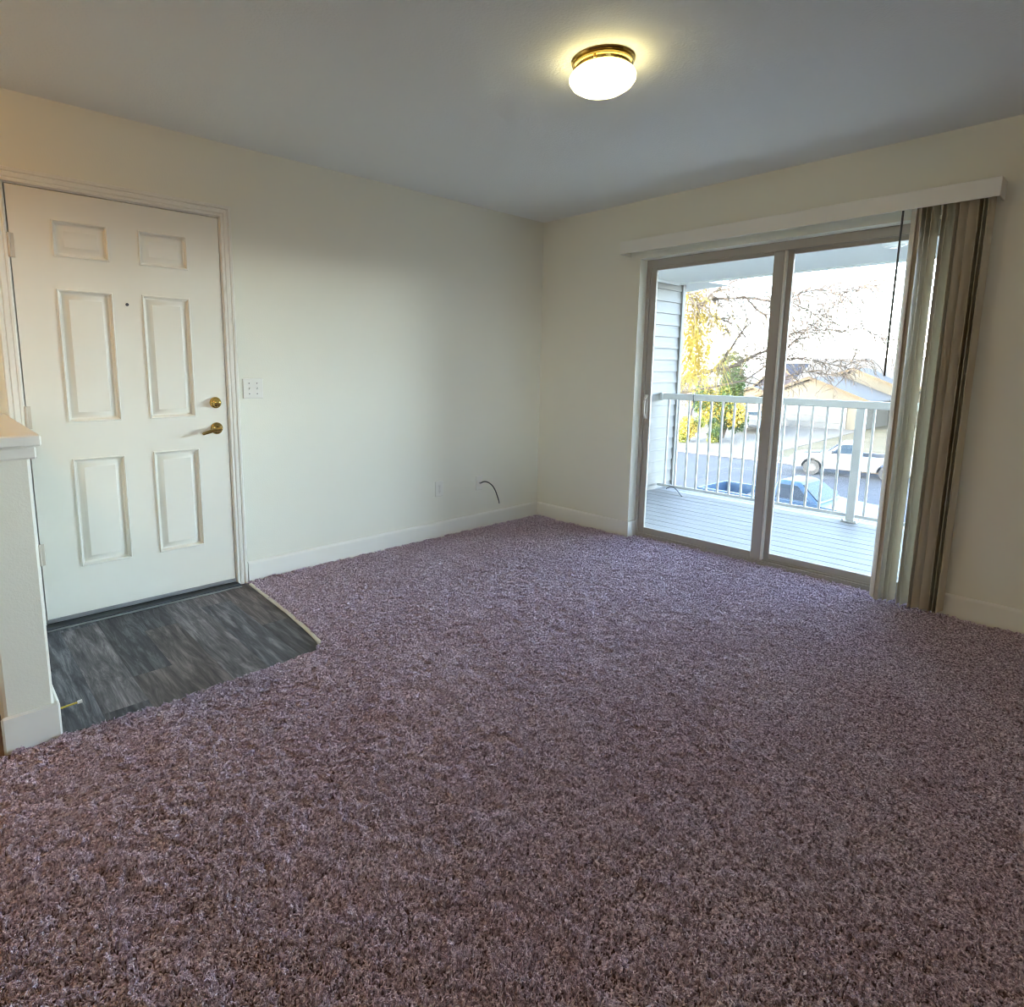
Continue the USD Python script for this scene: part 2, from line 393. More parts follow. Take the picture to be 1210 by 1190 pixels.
solo('trim_1', ept, 'gold_strip', 'thin metal edge strip between the entry vinyl and the carpet', 'floor trim', kind='structure')
struct('floor', prism(kitchen.difference(pony), .014, -.02), 'kitchen_vinyl', 'dark brown kitchen floor left of the low wall', 'vinyl floor', smooth=False)

# ---- baseboards: a flat board with an eased, sloping top
BB = 0.118
prof = [(0, -.012), (-.015, -.012), (-.015, BB - .016), (-.011, BB - .006), (-.004, BB), (0, BB)]
pl = prism_x([(a, b) for a, b in prof], XR1 + .075, -.0001)                      # on the door wall
struct('baseboard_left', pl, 'trim_paint', 'white baseboard along the wall with the entry door', 'baseboard')
br1 = prism_y([(a, b) for a, b in prof], OY0 + .002, -.0155)
br2 = bx(-.015, .092, OY0 + .002, OY0 - .013, -.012, BB)
struct('baseboard_right', [br1, br2], 'trim_paint', 'white baseboard between the room corner and the patio door', 'baseboard')
struct('baseboard_right', [prism_y([(a, b) for a, b in prof], RY, OY1 - .002)], 'trim_paint', 'white baseboard right of the vertical blinds', 'baseboard')

# ---- the low pony wall with its cap
pw = thing('wall_pony', 'low off-white half wall left of the entry door with a painted ledge on top', 'half wall', (PX0, PY, 0), kind='structure')
part(pw, 'wall_body', rb(PX0, PX1, PY, -.001, -.02, 1.0, .008), 'wall_paint')
part(pw, 'ledge', rb(PX0 - .035, PX1 + .032, PY - .035, -.001, 1.004, 1.040, .005), 'trim_paint')
part(pw, 'ledge_moulding', [rb(PX0 - .018, PX1 + .018, PY - .018, -.001, .962, 1.003, .006)], 'trim_paint')
part(pw, 'baseboard', [rb(PX0 - .012, PX1 + .015, PY - .015, PY - .0005, -.012, .122, .007), rb(PX1 + .0005, PX1 + .015, PY, -.06, -.012, .122, .007)], 'trim_paint')
ds = thing('door_stop', 'small yellow brass door stop with white tip sticking out over the entry vinyl', 'door stop', (PX1 + .015, -.985, .055))
part(ds, 'rod', [cyl((PX1 + .0155, -.985, .055), (PX1 + .075, -.985, .058), .0035, 12), cyl((PX1 + .0155, -.985, .055), (PX1 + .02, -.985, .055), .010, 16)], 'yellow_metal')
part(ds, 'rubber_tip', cyl((PX1 + .075, -.985, .058), (PX1 + .090, -.985, .0588), .0062, 12), 'plastic_white', label='white rubber tip')

# ---- entry door
dr = thing('door_1', 'white six-panel entry door with brass lever and deadbolt', 'door', (XR0, 0, 0), kind='structure')
PAN = [(-3.387, -3.159, 1.753, 1.918), (-3.028, -2.797, 1.753, 1.922), (-3.388, -3.158, .987, 1.609), (-3.028, -2.799, .987, 1.611), (-3.385, -3.157, .270, .810), (-3.025, -2.793, .270, .815)]
YF = -.001
leaf = m3.Manifold.cube((XR1 - XR0, .044, DT - .014)).translate((XR0, YF, .014))
for a, b, c, d in PAN:
    leaf = leaf - m3.Manifold.cube((b - a, .03, d - c)).translate((a, YF - .01, c))
part(dr, 'door_leaf', leaf, 'door_paint', smooth=20)
def door_panel(a, b, c, d):
    rings = [(0, .006), (0, -.0045), (.004, -.0065), (.009, -.0035), (.014, .0115), (.020, .0140), (.023, .0135), (.047, .0006), (.052, .0005)]
    v, f = [], []
    for ins, dep in rings:
        v += [(a + ins, YF + dep, c + ins), (b - ins, YF + dep, c + ins), (b - ins, YF + dep, d - ins), (a + ins, YF + dep, d - ins)]
    for k in range(len(rings) - 1):
        for j in range(4):
            p, q = 4 * k + j, 4 * k + (j + 1) % 4
            f += [(p, q, q + 4), (p, q + 4, p + 4)]
    e = 4 * (len(rings) - 1); f += [(e, e + 1, e + 2), (e, e + 2, e + 3)]
    # a closed back
    k = len(v); v += [(a, YF + .019, c), (b, YF + .019, c), (b, YF + .019, d), (a, YF + .019, d)]
    for j in range(4):
        p, q = j, (j + 1) % 4
        f += [(q, p, k + p), (q, k + p, k + q)]
    f += [(k, k + 2, k + 1), (k, k + 3, k + 2)]
    m = trimesh.Trimesh(np.array(v), np.array(f), process=False); m.fix_normals(); return m
for p in PAN: part(dr, 'panel', door_panel(*p), 'door_paint', smooth=25)
for z0 in (1.73, .965, .31):
    h = part(dr, 'hinge', [rb(XR0 - .004, XR0 + .016, -.006, -.0012, z0, z0 + .105, .001), cyl((XR0 - .004, -.008, z0), (XR0 - .004, -.008, z0 + .105), .0065, 14)], 'hinge_paint')
part(dr, 'peephole', cyl((-3.096, .004, 1.558), (-3.096, -.004, 1.558), .0075, 18), 'dark_metal')
dbx, dbz = -2.693, 1.060
db = part(dr, 'deadbolt', lathe([(0, -.002), (.031, -.002), (.031, .006), (.028, .012), (.019, .016), (.0, .017)], 40, (dbx, 0, dbz), '-y'), 'brass', smooth=40)
part(db, 'turn_knob', lathe([(0, .016), (.021, .016), (.024, .022), (.023, .029), (.017, .035), (.008, .0375), (.0, .038)], 36, (dbx, 0, dbz), '-y'), 'brass', smooth=50)
lvx, lvz = -2.693, .918
lv = part(dr, 'lever_handle', [lathe([(0, -.002), (.033, -.002), (.033, .006), (.029, .013), (.020, .018), (.0115, .02), (.0115, .05), (0, .05)], 40, (lvx, 0, lvz), '-y')], 'antique_brass', smooth=40)
part(lv, 'lever', spheres_hull([((lvx + .004, -.048, lvz), .0125), ((lvx - .03, -.052, lvz - .006), .0105)]) + spheres_hull([((lvx - .03, -.052, lvz - .006), .0105), ((lvx - .088, -.056, lvz - .020), .0085)]), 'antique_brass')
part(dr, 'door_sweep', [rb(XR0 + .002, XR1 - .002, YF - .006, YF - .0005, .016, .036, .002)], 'grey_metal')
part(dr, 'threshold', [rb(XR0 - .015, XR1 + .015, -.045, .12, -.006, .009, .004)], 'dark_metal')
part(dr, 'threshold_strip', [rb(XR0 - .01, XR1 + .015, -.062, -.046, -.006, -.001, .002)], 'grey_metal')
part(dr, 'jamb', [bx(XR0 - gap, XR0 - .004, .0, .14, -.01, DT + gap), bx(XR1 + .004, XR1 + gap, .0, .14, -.01, DT + gap), bx(XR0 - .004, XR1 + .004, .0, .14, DT + .004, DT + gap),
                  bx(XR0 - .004, XR0 + .012, .046, .07, -.01, DT), bx(XR1 - .012, XR1 + .004, .046, .07, -.01, DT), bx(XR0, XR1, .046, .07, DT - .012, DT + .004)], 'trim_paint')
# fluted casing: outline across the board (distance from the leaf edge, thickness)
CW = .060
cprof = [(0, 0), (0, .009), (.004, .012), (.012, .012), (.016, .0085), (.021, .0125), (.030, .0145), (.036, .0145), (.040, .011), (.045, .0165), (.056, .0175), (CW, .014), (CW, 0)]
cy = lambda pts: Polygon(pts)
ce = .0085
left = prism([(XR0 - ce - a, -b) for a, b in cprof], DT + ce + CW + .005, -.012)
right = prism([(XR1 + ce + a, -b) for a, b in cprof], DT + ce + CW + .005, -.012)
top = prism_x([(-b, DT + ce + a) for a, b in cprof], XR0 - ce - CW, XR1 + ce + CW)
# side boards end under a 45 degree cut, the head board spans between
def shear_cut(board, xc, sgn):
    v = board.vertices.copy()
    topv = v[:, 2] > DT
    v[topv, 2] = DT + ce + np.abs(v[topv, 0] - xc)
    return trimesh.Trimesh(v, board.faces, process=False)
left, right = shear_cut(left, XR0 - ce, -1), shear_cut(right, XR1 + ce, 1)
tv = top.vertices.copy(); up = tv[:, 2] - (DT + ce)
tv[:, 0] = np.where(tv[:, 0] < -3, XR0 - ce - up, XR1 + ce + up)
top = trimesh.Trimesh(tv, top.faces, process=False)
tc = thing('trim_2', 'fluted white casing around the entry door', 'door casing', (XR0, 0, 0), kind='structure')
part(tc, 'side_board', left, 'trim_paint', smooth=25); part(tc, 'side_board', right, 'trim_paint', smooth=25); part(tc, 'head_board', top, 'trim_paint', smooth=25)

# ---- wall plates
sw = thing('light_switch', 'white double light switch plate beside the entry door', 'light switch', (-2.478, 0, 1.134))
part(sw, 'plate', rb(-2.537, -2.419, -.0065, -.0003, 1.077, 1.191, .003), 'plastic_white')
for xx in (-2.501, -2.455):
    part(sw, 'toggle', [rb(xx - .0048, xx + .0048, -.0075, -.0066, 1.122, 1.146, .0005), spheres_hull([((xx, -.0068, 1.132), .0038), ((xx, -.018, 1.140), .003)], 10)], 'plastic_white')
    for zz in (1.104, 1.164): part(sw, 'screw', cyl((xx, -.0066, zz), (xx, -.0078, zz), .0032, 12), 'dark_metal')
ol = thing('power_outlet', 'white duplex power outlet low on the door wall', 'outlet', (-1.098, 0, .37))
part(ol, 'plate', rb(-1.135, -1.061, -.006, -.0003, .313, .428, .003), 'plastic_white')
for zz in (.350, .390):
    s = part(ol, 'socket', lathe([(0, 0), (.0155, 0), (.0165, .001), (.0165, .0012), (.0, .0014)], 24, (-1.098, -.0058, zz), '-y'), 'plastic_white')
    part(s, 'slots', [bx(-1.106, -1.104, -.0078, -.0068, zz - .001, zz + .008), bx(-1.0925, -1.0905, -.0078, -.0068, zz - .001, zz + .007), cyl((-1.098, -.0068, zz - .007), (-1.098, -.0078, zz - .007), .0026, 10)], 'plastic_dark')
part(ol, 'screw', cyl((-1.098, -.006, .370), (-1.098, -.0072, .370), .003, 12), 'grey_metal')
cp = thing('cable_plate', 'white cable wall plate near the corner with a black coax cable hanging out', 'cable outlet', (-.69, 0, .366))
part(cp, 'plate', rb(-.726, -.654, -.006, -.0003, .309, .423, .003), 'plastic_white')
part(cp, 'connector', cyl((-.688, -.006, .366), (-.688, -.022, .366), .006, 8), 'grey_metal')
cb = smooth_path([(-.688, -.02, .366), (-.672, -.038, .378), (-.635, -.062, .365), (-.590, -.085, .300), (-.565, -.098, .222)], 6)
c1 = part(cp, 'coax_cable', tube(cb, .0042, 10), 'rubber_black', label='black coax cable')
part(cp, 'cable_plug', cyl(cb[-1], cb[-1] + np.array([.004, -.002, -.022]), .0052, 10), 'grey_metal')

# ---- sliding patio door
FX0, FX1 = .093, .178
sl = thing('door_2', 'sliding glass patio door in a beige frame', 'sliding door', (FX0, (OY0 + OY1) / 2, 0), kind='structure')
part(sl, 'door_frame', [bx(FX0, FX1, OY0, OY0 - .026, -.012, OZ), bx(FX0, FX1, OY1 + .026, OY1, -.012, OZ), bx(FX0, FX1, OY0 - .026, OY1 + .026, OZ - .032, OZ),
     bx(FX0, FX1, OY0 - .026, OY1 + .026, -.012, .012), bx(FX0, FX0 + .012, OY0 - .026, OY1 + .026, .012, .026), bx(.131, .138, OY0 - .026, OY1 + .026, .012, .030), bx(.131, .138, OY0 - .026, OY1 + .026, OZ - .052, OZ - .032),
     bx(FX0, FX0 + .010, OY0 - .026, OY1 + .026, OZ - .052, OZ - .032)], 'slider_frame')
def sash(name, x0, x1, y0, y1, z0, z1, s0, s1, rt, rbm):
    p = part(sl, name, [rb(x0, x1, y0, y0 - s0, z0, z1, .003), rb(x0, x1, y1 + s1, y1, z0, z1, .003), rb(x0 + .001, x1 - .001, y0 - s0, y1 + s1, z1 - rt, z1, .003), rb(x0 + .001, x1 - .001, y0 - s0, y1 + s1, z0, z0 + rbm, .003)], 'slider_frame', smooth=False)
    xm = (x0 + x1) / 2
    part(p, 'pane', bx(xm - .0025, xm + .0025, y0 - s0, y1 + s1, z0 + rbm, z1 - rt), 'pane', smooth=False)
    return p
s1 = sash('sliding_panel', .106, .130, OY0 - .020, -1.852, .016, OZ - .034, .050, .062, .040, .056)
s2 = sash('fixed_panel', .140, .164, -1.832, OY1 + .024, .014, OZ - .034, .062, .050, .040, .060)
part(sl, 'weather_strip', bx(.108, .138, -1.8525, -1.863, .03, OZ - .036), 'plastic_white')
hy = OY0 - .040
hd = smooth_path([(.105, hy, .905), (.078, hy - .004, .925), (.066, hy - .006, .985), (.078, hy - .004, 1.045), (.105, hy, 1.065)], 6)
part(s1, 'pull_handle', [tube(hd, .008, 10), rb(.1005, .1065, hy - .016, hy + .016, .895, 1.075, .003)], 'plastic_white', label='white pull handle')

# ---- vertical blinds
VY0, VY1, VX, VZ0, VZ1 = -.830, -2.868, -.130, 2.060, 2.146
vb = thing('vertical_blind', 'cream vertical blinds stacked open at the right of the patio door under a white valance', 'blinds', (0, (VY0 + VY1) / 2, .02))
part(vb, 'valance', [rb(VX, VX + .008, VY0, VY1, VZ0, VZ1, .002), rb(VX + .008, -.001, VY0, VY0 - .008, VZ0, VZ1, .002), rb(VX + .008, -.001, VY1 + .008, VY1, VZ0, VZ1, .002)], 'trim_paint', label='white valance board')
part(vb, 'headrail', [rb(-.088, -.048, VY0 - .02, VY1 + .02, 2.100, 2.135, .003), rb(-.060, -.0005, -1.1, -1.13, 2.135, 2.141, .001), rb(-.060, -.0005, -2.5, -2.53, 2.135, 2.141, .001)], 'plastic_white')
def vane(y, deg, z0):
    t = np.linspace(-1, 1, 9); w = .0445
    mid = np.stack([t * w, .007 * (1 - t * t)], 1)
    nrm = np.stack([np.zeros(9), np.ones(9)], 1) * .0006
    ring = np.vstack([mid + nrm, (mid - nrm)[::-1]])
    c, s = math.cos(math.radians(deg)), math.sin(math.radians(deg))
    m = prism([(a * c - b * s, a * s + b * c) for a, b in ring], 2.085 - z0, z0)
    m.apply_translation([-.068, y, 0]); return m
ys = [(-2.540, 38)] + [(-2.560 - .0205 * k, -12 + RNG.normal(0, 1.5)) for k in range(4)]
ys += [(-2.662 - .019 * k, -10 + RNG.normal(0, 1.5)) for k in range(2)]
ys += [(-2.722, -24), (-2.752, -50), (-2.785, -46)] + [(-2.800 - .0165 * k, -9 + RNG.normal(0, 1)) for k in range(3)]
for y, dg in ys: part(vb, 'vane', vane(y, dg, .022 + RNG.uniform(0, .004)), 'vane_pvc', smooth=50)
for y, _ in ys: part(vb, 'vane_clip', bx(-.072, -.064, y - .004, y + .004, 2.0852, 2.0998), 'plastic_white')
part(vb, 'wand', [tube([(-.098, -2.490, 2.085), (-.100, -2.488, 1.65), (-.101, -2.487, 1.235)], .0048, 10)], 'dark_metal', label='dark tilt wand')

# ---- ceiling lamp
LX, LY = -1.822, -1.880
lp = thing('ceiling_lamp', 'glowing white glass mushroom ceiling lamp with brass ring', 'ceiling lamp', (LX, LY, H))
part(lp, 'brass_base', lathe([(0, 0), (.119, 0), (.121, -.004), (.117, -.010), (.1115, -.011), (.114, -.018), (.1135, -.023), (.107, -.025), (.104, -.034), (.0, -.034)][::-1], 56, (LX, LY, H)), 'brass', smooth=30)
part(lp, 'glass_dome', lathe([(.0, -.036), (.103, -.036), (.108, -.039), (.120, -.048), (.1265, -.060), (.1255, -.073), (.114, -.089), (.090, -.104), (.058, -.114), (.028, -.1185), (.0, -.1195)][::-1], 56, (LX, LY, H)), 'lamp_glass', smooth=40, label='lit frosted glass dome')
for a in (200, 320, 80):
    c, s = math.cos(math.radians(a)), math.sin(math.radians(a))
    part(lp, 'screw', lathe([(0, -.004), (.004, -.004), (.006, .004), (.003, .008), (0, .009)], 12, (LX + .112 * c, LY + .112 * s, H - .0315), 'z'), 'brass')
# the kitchen's own lamp, left of the frame
kl = thing('kitchen_lamp', 'warm round ceiling lamp over the kitchen left of the entry', 'ceiling lamp', (-4.6, -.85, H))
part(kl, 'lamp_base', lathe([(0, 0), (.16, 0), (.16, -.02), (0, -.02)][::-1], 40, (-4.6, -.85, H)), 'trim_paint')
part(kl, 'glass_dome', lathe([(0, -.0205), (.15, -.0205), (.155, -.04), (.12, -.09), (.06, -.11), (0, -.115)][::-1], 40, (-4.6, -.85, H)), 'kitchen_glass', smooth=40)

dl = thing('dining_lamp', 'warm white round ceiling lamp behind the viewer', 'ceiling lamp', (-4.6, -5.2, H))
part(dl, 'lamp_base', lathe([(0, 0), (.16, 0), (.16, -.02), (0, -.02)][::-1], 40, (-4.6, -5.2, H)), 'trim_paint')
part(dl, 'glass_dome', lathe([(0, -.0205), (.15, -.0205), (.155, -.04), (.12, -.09), (.06, -.11), (0, -.115)][::-1], 40, (-4.6, -5.2, H)), 'dining_glass', smooth=40)

# ================================================================== THE BALCONY
DZ = -.08
bd = thing('balcony_deck', 'pale grey painted board deck of the balcony outside the patio door', 'deck', (1.3, -1.7, DZ - .2))
nb, xa, xb = 16, .20, 2.48
wbd = (xb - xa) / nb
for k in range(nb):
    part(bd, 'deck_board', rb(xa + k * wbd + .0025, xa + (k + 1) * wbd - .0025, .165, -4.6, DZ - .03, DZ + RNG.uniform(-.001, .001), .004), 'deck_paint', smooth=False)
part(bd, 'rim_joist', [bx(2.44, 2.478, .165, -4.6, DZ - .24, DZ - .032), bx(.19, .23, .165, -4.6, DZ - .24, DZ - .032)] + [bx(.24, 2.43, y - .02, y + .02, DZ - .22, DZ - .032) for y in np.arange(-4.5, .1, .6)], 'rail_paint')
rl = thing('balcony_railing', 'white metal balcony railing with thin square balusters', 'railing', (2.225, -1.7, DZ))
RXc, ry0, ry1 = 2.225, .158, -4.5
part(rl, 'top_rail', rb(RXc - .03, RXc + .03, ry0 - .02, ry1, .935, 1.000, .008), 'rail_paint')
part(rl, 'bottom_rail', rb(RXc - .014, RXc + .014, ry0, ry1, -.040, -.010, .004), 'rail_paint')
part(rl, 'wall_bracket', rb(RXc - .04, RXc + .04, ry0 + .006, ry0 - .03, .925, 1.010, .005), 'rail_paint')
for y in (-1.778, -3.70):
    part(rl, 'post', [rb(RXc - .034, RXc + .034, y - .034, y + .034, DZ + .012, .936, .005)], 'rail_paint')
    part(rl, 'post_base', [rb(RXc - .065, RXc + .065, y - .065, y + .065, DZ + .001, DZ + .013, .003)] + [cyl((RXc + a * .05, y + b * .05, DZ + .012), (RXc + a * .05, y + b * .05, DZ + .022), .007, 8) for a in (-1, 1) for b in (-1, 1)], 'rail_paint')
y, k = .067, 0
while y > ry1:
    if min(abs(y + 1.778), abs(y + 3.70)) > .05:
        part(rl, 'baluster', bx(RXc - .009, RXc + .009, y - .009, y + .009, -.0105, .9355), 'rail_paint', smooth=False)
    y -= .1215
wr = smooth_path([(2.19, .02, -.055), (2.175, -.06, -.022), (2.12, -.16, -.048), (2.02, -.26, -.070)], 5)
solo('loose_wire', [tube(wr, .006, 6)], 'dark_metal', 'short grey wire end lying on the balcony deck by the railing corner', 'wire')
wl = smooth_path([(2.184, -.24, .92), (2.182, -.235, .99), (2.225, -.22, 1.010), (2.268, -.21, .985), (2.268, -.19, .84), (2.268, -.16, .70)], 5)
solo('hanging_wire', [tube(wl, .006, 6)], 'dark_metal', 'grey wire looped over the top rail of the balcony railing', 'wire')

# siding of the neighbouring wall, lap boards that overlap like scales
SY, SX1 = .172, 2.60
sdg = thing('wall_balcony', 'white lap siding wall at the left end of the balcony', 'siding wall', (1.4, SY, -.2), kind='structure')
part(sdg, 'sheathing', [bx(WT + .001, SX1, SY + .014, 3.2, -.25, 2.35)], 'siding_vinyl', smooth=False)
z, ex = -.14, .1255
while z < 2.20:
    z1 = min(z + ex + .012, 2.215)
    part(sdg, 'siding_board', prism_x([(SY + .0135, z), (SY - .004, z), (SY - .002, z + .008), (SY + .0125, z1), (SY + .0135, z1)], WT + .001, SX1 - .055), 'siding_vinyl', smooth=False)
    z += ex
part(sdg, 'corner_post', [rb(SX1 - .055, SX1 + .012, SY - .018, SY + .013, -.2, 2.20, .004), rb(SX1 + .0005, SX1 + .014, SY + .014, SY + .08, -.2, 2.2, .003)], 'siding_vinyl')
so = thing('balcony_ceiling', 'flat painted soffit over the balcony', 'soffit', (1.3, -2, 2.2), kind='structure')
part(so, 'soffit_panel', [bx(WT + .001, 2.50, SY + .013, -4.8, 2.205, 2.30)], 'soffit_paint', smooth=False)
part(so, 'edge_trim', [rb(2.465, 2.515, SY + .013, -4.8, 2.190, 2.34, .004)], 'soffit_paint', smooth=False)
part(so, 'crown_strip', [bx(WT + .002, 2.46, SY - .02, SY - .003, 2.18, 2.2045)], 'soffit_paint', smooth=False)
ev = thing('eave', 'pale roof overhang jutting out beyond the white siding wall', 'eave', (2.9, 1.5, 2.2), kind='structure')
part(ev, 'eave_soffit', prism([(2.516, 3.2), (2.516, -.05), (2.62, -.10), (3.02, -.14), (3.16, .35), (3.16, 3.2)], .03, 2.205), 'soffit_paint', smooth=False)
part(ev, 'gutter', prism_y([(3.16, 2.215), (3.17, 2.200), (3.235, 2.205), (3.26, 2.24), (3.27, 2.32), (3.16, 2.32)], .30, 3.2), 'soffit_paint', smooth=False)
pl_ = thing('porch_light', 'small round dome light on the balcony soffit', 'porch light', (1.26, -2.13, 2.205))
part(pl_, 'base', lathe([(0, 0), (.10, 0), (.10, -.02), (0, -.02)][::-1], 32, (1.26, -2.13, 2.2045)), 'soffit_paint')
part(pl_, 'dome', lathe([(0, -.0205), (.09, -.0205), (.095, -.04), (.07, -.075), (.03, -.09), (0, -.092)][::-1], 32, (1.26, -2.13, 2.2045)), 'lamp_clear', smooth=40)

# the building's own bulk: lower storey, neighbours and roof
GZ = -3.6
bl = thing('wall_building', 'white sided apartment building around the room', 'building wall', (-4, 0, GZ), kind='structure')
part(bl, 'lower_storey', [bx(-9, .18, -14, 12, GZ, -.38), bx(.18, 2.6, .19, 12, GZ, -.26)], 'siding_vinyl', smooth=False)
part(bl, 'neighbour_storey', [bx(-9, .18, .16, 12, -.37, 2.44), bx(.18, 2.6, 3.21, 12, -.25, 2.34)], 'siding_vinyl', smooth=False)
rf = thing('roof', 'shingled roof over the building', 'roof', (-4, 0, 2.6), kind='structure')
part(rf, 'roof_slab', prism_y([(-9.6, 2.62), (2.9, 2.62), (2.9, 2.74), (-3.3, 4.6), (-9.6, 2.74)], -14.5, 12.5), 'roof_beige', smooth=False)

# ================================================================== THE STREET
def ground_z(x): return GZ + max(0, min(x - 31, 20)) * .018
def strip(x0, x1, y0, y1, dz=0.0, n=6):
    """a piece of ground that follows the slope"""
    xs = np.array(sorted({x0, x1, *[v for v in (31, 51) if x0 < v < x1]}))
    v, f = [], []
    for x in xs:
        for y in (y0, y1):
            v += [(x, y, ground_z(x) + dz), (x, y, ground_z(x) + dz - .3)]
    m = [trimesh.convex.convex_hull(np.array(v[4 * k:4 * k + 8])) for k in range(len(xs) - 1)]
    return m
struct('street', strip(8.5, 29.6, -60, 90, 0), 'asphalt', 'asphalt street below the balcony half in building shade', 'street', smooth=False)
struct('ground', strip(-30, 8.5, -60, 90, .05) + strip(31.2, 400, -250, 10.6, .06) + strip(31.2, 400, 18.2, 300, .06) + strip(49.6, 400, 10.6, 18.2, .06), 'dry_lawn', 'dry winter grass around the houses across the street', 'ground', smooth=False)
struct('pavement', strip(29.6, 31.2, -60, 90, .14), 'concrete', 'pale concrete kerb and pavement on the far side of the street', 'pavement', smooth=False)
struct('driveway', strip(31.2, 49.6, 10.6, 18.2, .09), 'concrete', 'sunlit concrete driveway running up to the cream garage', 'driveway', smooth=False)

def house(name, label, x0, x1, yc, half, ze, za, walls, roof, over=.6, t=None):
    """a gable facing the street (ridge along x): half = half width at the eaves, slopes meet at za"""
    g0 = ground_z(x0) - .1
    t = t or thing(name, label, 'house', (x0, yc, g0))
    hw = half - over
    sl_ = (za - ze) / half
    zw = ze + over * sl_
    part(t, 'wall', prism_x([(yc - hw, g0), (yc + hw, g0), (yc + hw, zw - .12), (yc, za - .14), (yc - hw, zw - .12)], x0 + .5, x1 - .5), walls, smooth=False)
    for s in (-1, 1):
        part(t, 'roof_slope', prism_x([(yc, za), (yc + s * half, ze), (yc + s * half, ze - .12), (yc, za - .12)][::s], x0 + .051, x1), roof, smooth=False)
        part(t, 'rake_board', prism_x([(yc, za + .03), (yc + s * half, ze + .03), (yc + s * half, ze - .20), (yc, za - .20)][::s], x0, x0 + .05), 'fascia_tan', smooth=False)
    return t, g0
h1, g1 = house('house', 'cream house with a gabled garage wing at the end of the driveway', 48.0, 56.5, 14.31, 4.3, -.96, .80, 'stucco_cream', 'roof_beige')
dy0, dy1 = 11.7, 16.4
for k in range(4): part(h1, 'garage_door_panel', rb(48.44, 48.499, dy0, dy1, g1 + .12 + k * .50, g1 + .12 + k * .50 + .485, .02), 'garage_white', smooth=False)
part(h1, 'garage_door_frame', [bx(48.42, 48.50, dy0 - .12, dy0, g1, g1 + 2.2), bx(48.42, 48.50, dy1, dy1 + .12, g1, g1 + 2.2), bx(48.42, 48.50, dy0 - .12, dy1 + .12, g1 + 2.13, g1 + 2.26)], 'garage_white')
part(h1, 'wall_lamp', [rb(48.30, 48.5, 11.0, 11.2, -1.45, -1.1, .04)], 'fascia_tan')
h2, g2 = house('', '', 55.2, 60, 13.45, 4.4, -.42, 1.52, 'stucco_cream', 'roof_beige', t=h1)
h3 = h1
part(h3, 'wall', bx(58, 68, -2, 18.5, g2, .10), 'stucco_cream')
part(h3, 'roof_slope', prism_y([(57.2, .0), (63, 2.46), (63, 2.34), (57.2, -.12)], -3, 19), 'roof_beige', smooth=False)
part(h3, 'roof_slope', prism_y([(63, 2.46), (68.8, .0), (68.8, -.12), (63, 2.34)], -3, 19), 'roof_beige', smooth=False)
part(h3, 'fascia', bx(57.15, 57.199, -3, 9.0, -.22, .02), 'fascia_tan')
part(h3, 'window', [rb(57.90, 57.99, 6.5, 8.3, -2.0, -.7, .02)], 'car_glass')
h4, g4 = house('house', 'peach house with a steep dark roof left of the garage', 66.0, 76, 23.6, 3.3, -1.1, 2.05, 'stucco_peach', 'roof_dark', over=.3)
part(h4, 'gable_shingles', prism_x([(23.6 - 2.7, -.55), (23.6 + 2.7, -.55), (23.6, 1.95)], 66.40, 66.49), 'roof_dark', smooth=False)
h5, g5 = house('house', 'low peach wing with tan eaves behind the parked white truck', 58.0, 65.5, 22.9, 4.2, -1.75, -.35, 'stucco_peach', 'roof_beige')
part(h5, 'window', [rb(58.40, 58.49, 24.2, 25.4, -2.7, -1.9, .02)], 'car_glass')
part(h5, 'garage_door', [rb(58.42, 58.49, 19.9, 22.6, g5 + .1, -2.0, .02)], 'garage_white')
bn = thing('wheelie_bin', 'grey wheelie bin standing beside the garage', 'bin', (46.6, 15.9, ground_z(46.6) + .09))
part(bn, 'body', trimesh.convex.convex_hull(np.array([(46.6 + a * (.24 + .05 * q), 15.9 + b * (.22 + .06 * q), ground_z(46.6) + .12 + q * .82) for a in (-1, 1) for b in (-1, 1) for q in (0, 1)])), 'bin_grey')
part(bn, 'lid', rb(46.26, 46.94, 15.58, 16.22, ground_z(46.6) + .945, ground_z(46.6) + 1.0, .02), 'bin_grey')
for b in (-1, 1): part(bn, 'wheel', cyl((46.8, 15.9 + b * .18, ground_z(46.6) + .2), (46.8, 15.9 + b * .24, ground_z(46.6) + .2), .11, 16), 'tyre')

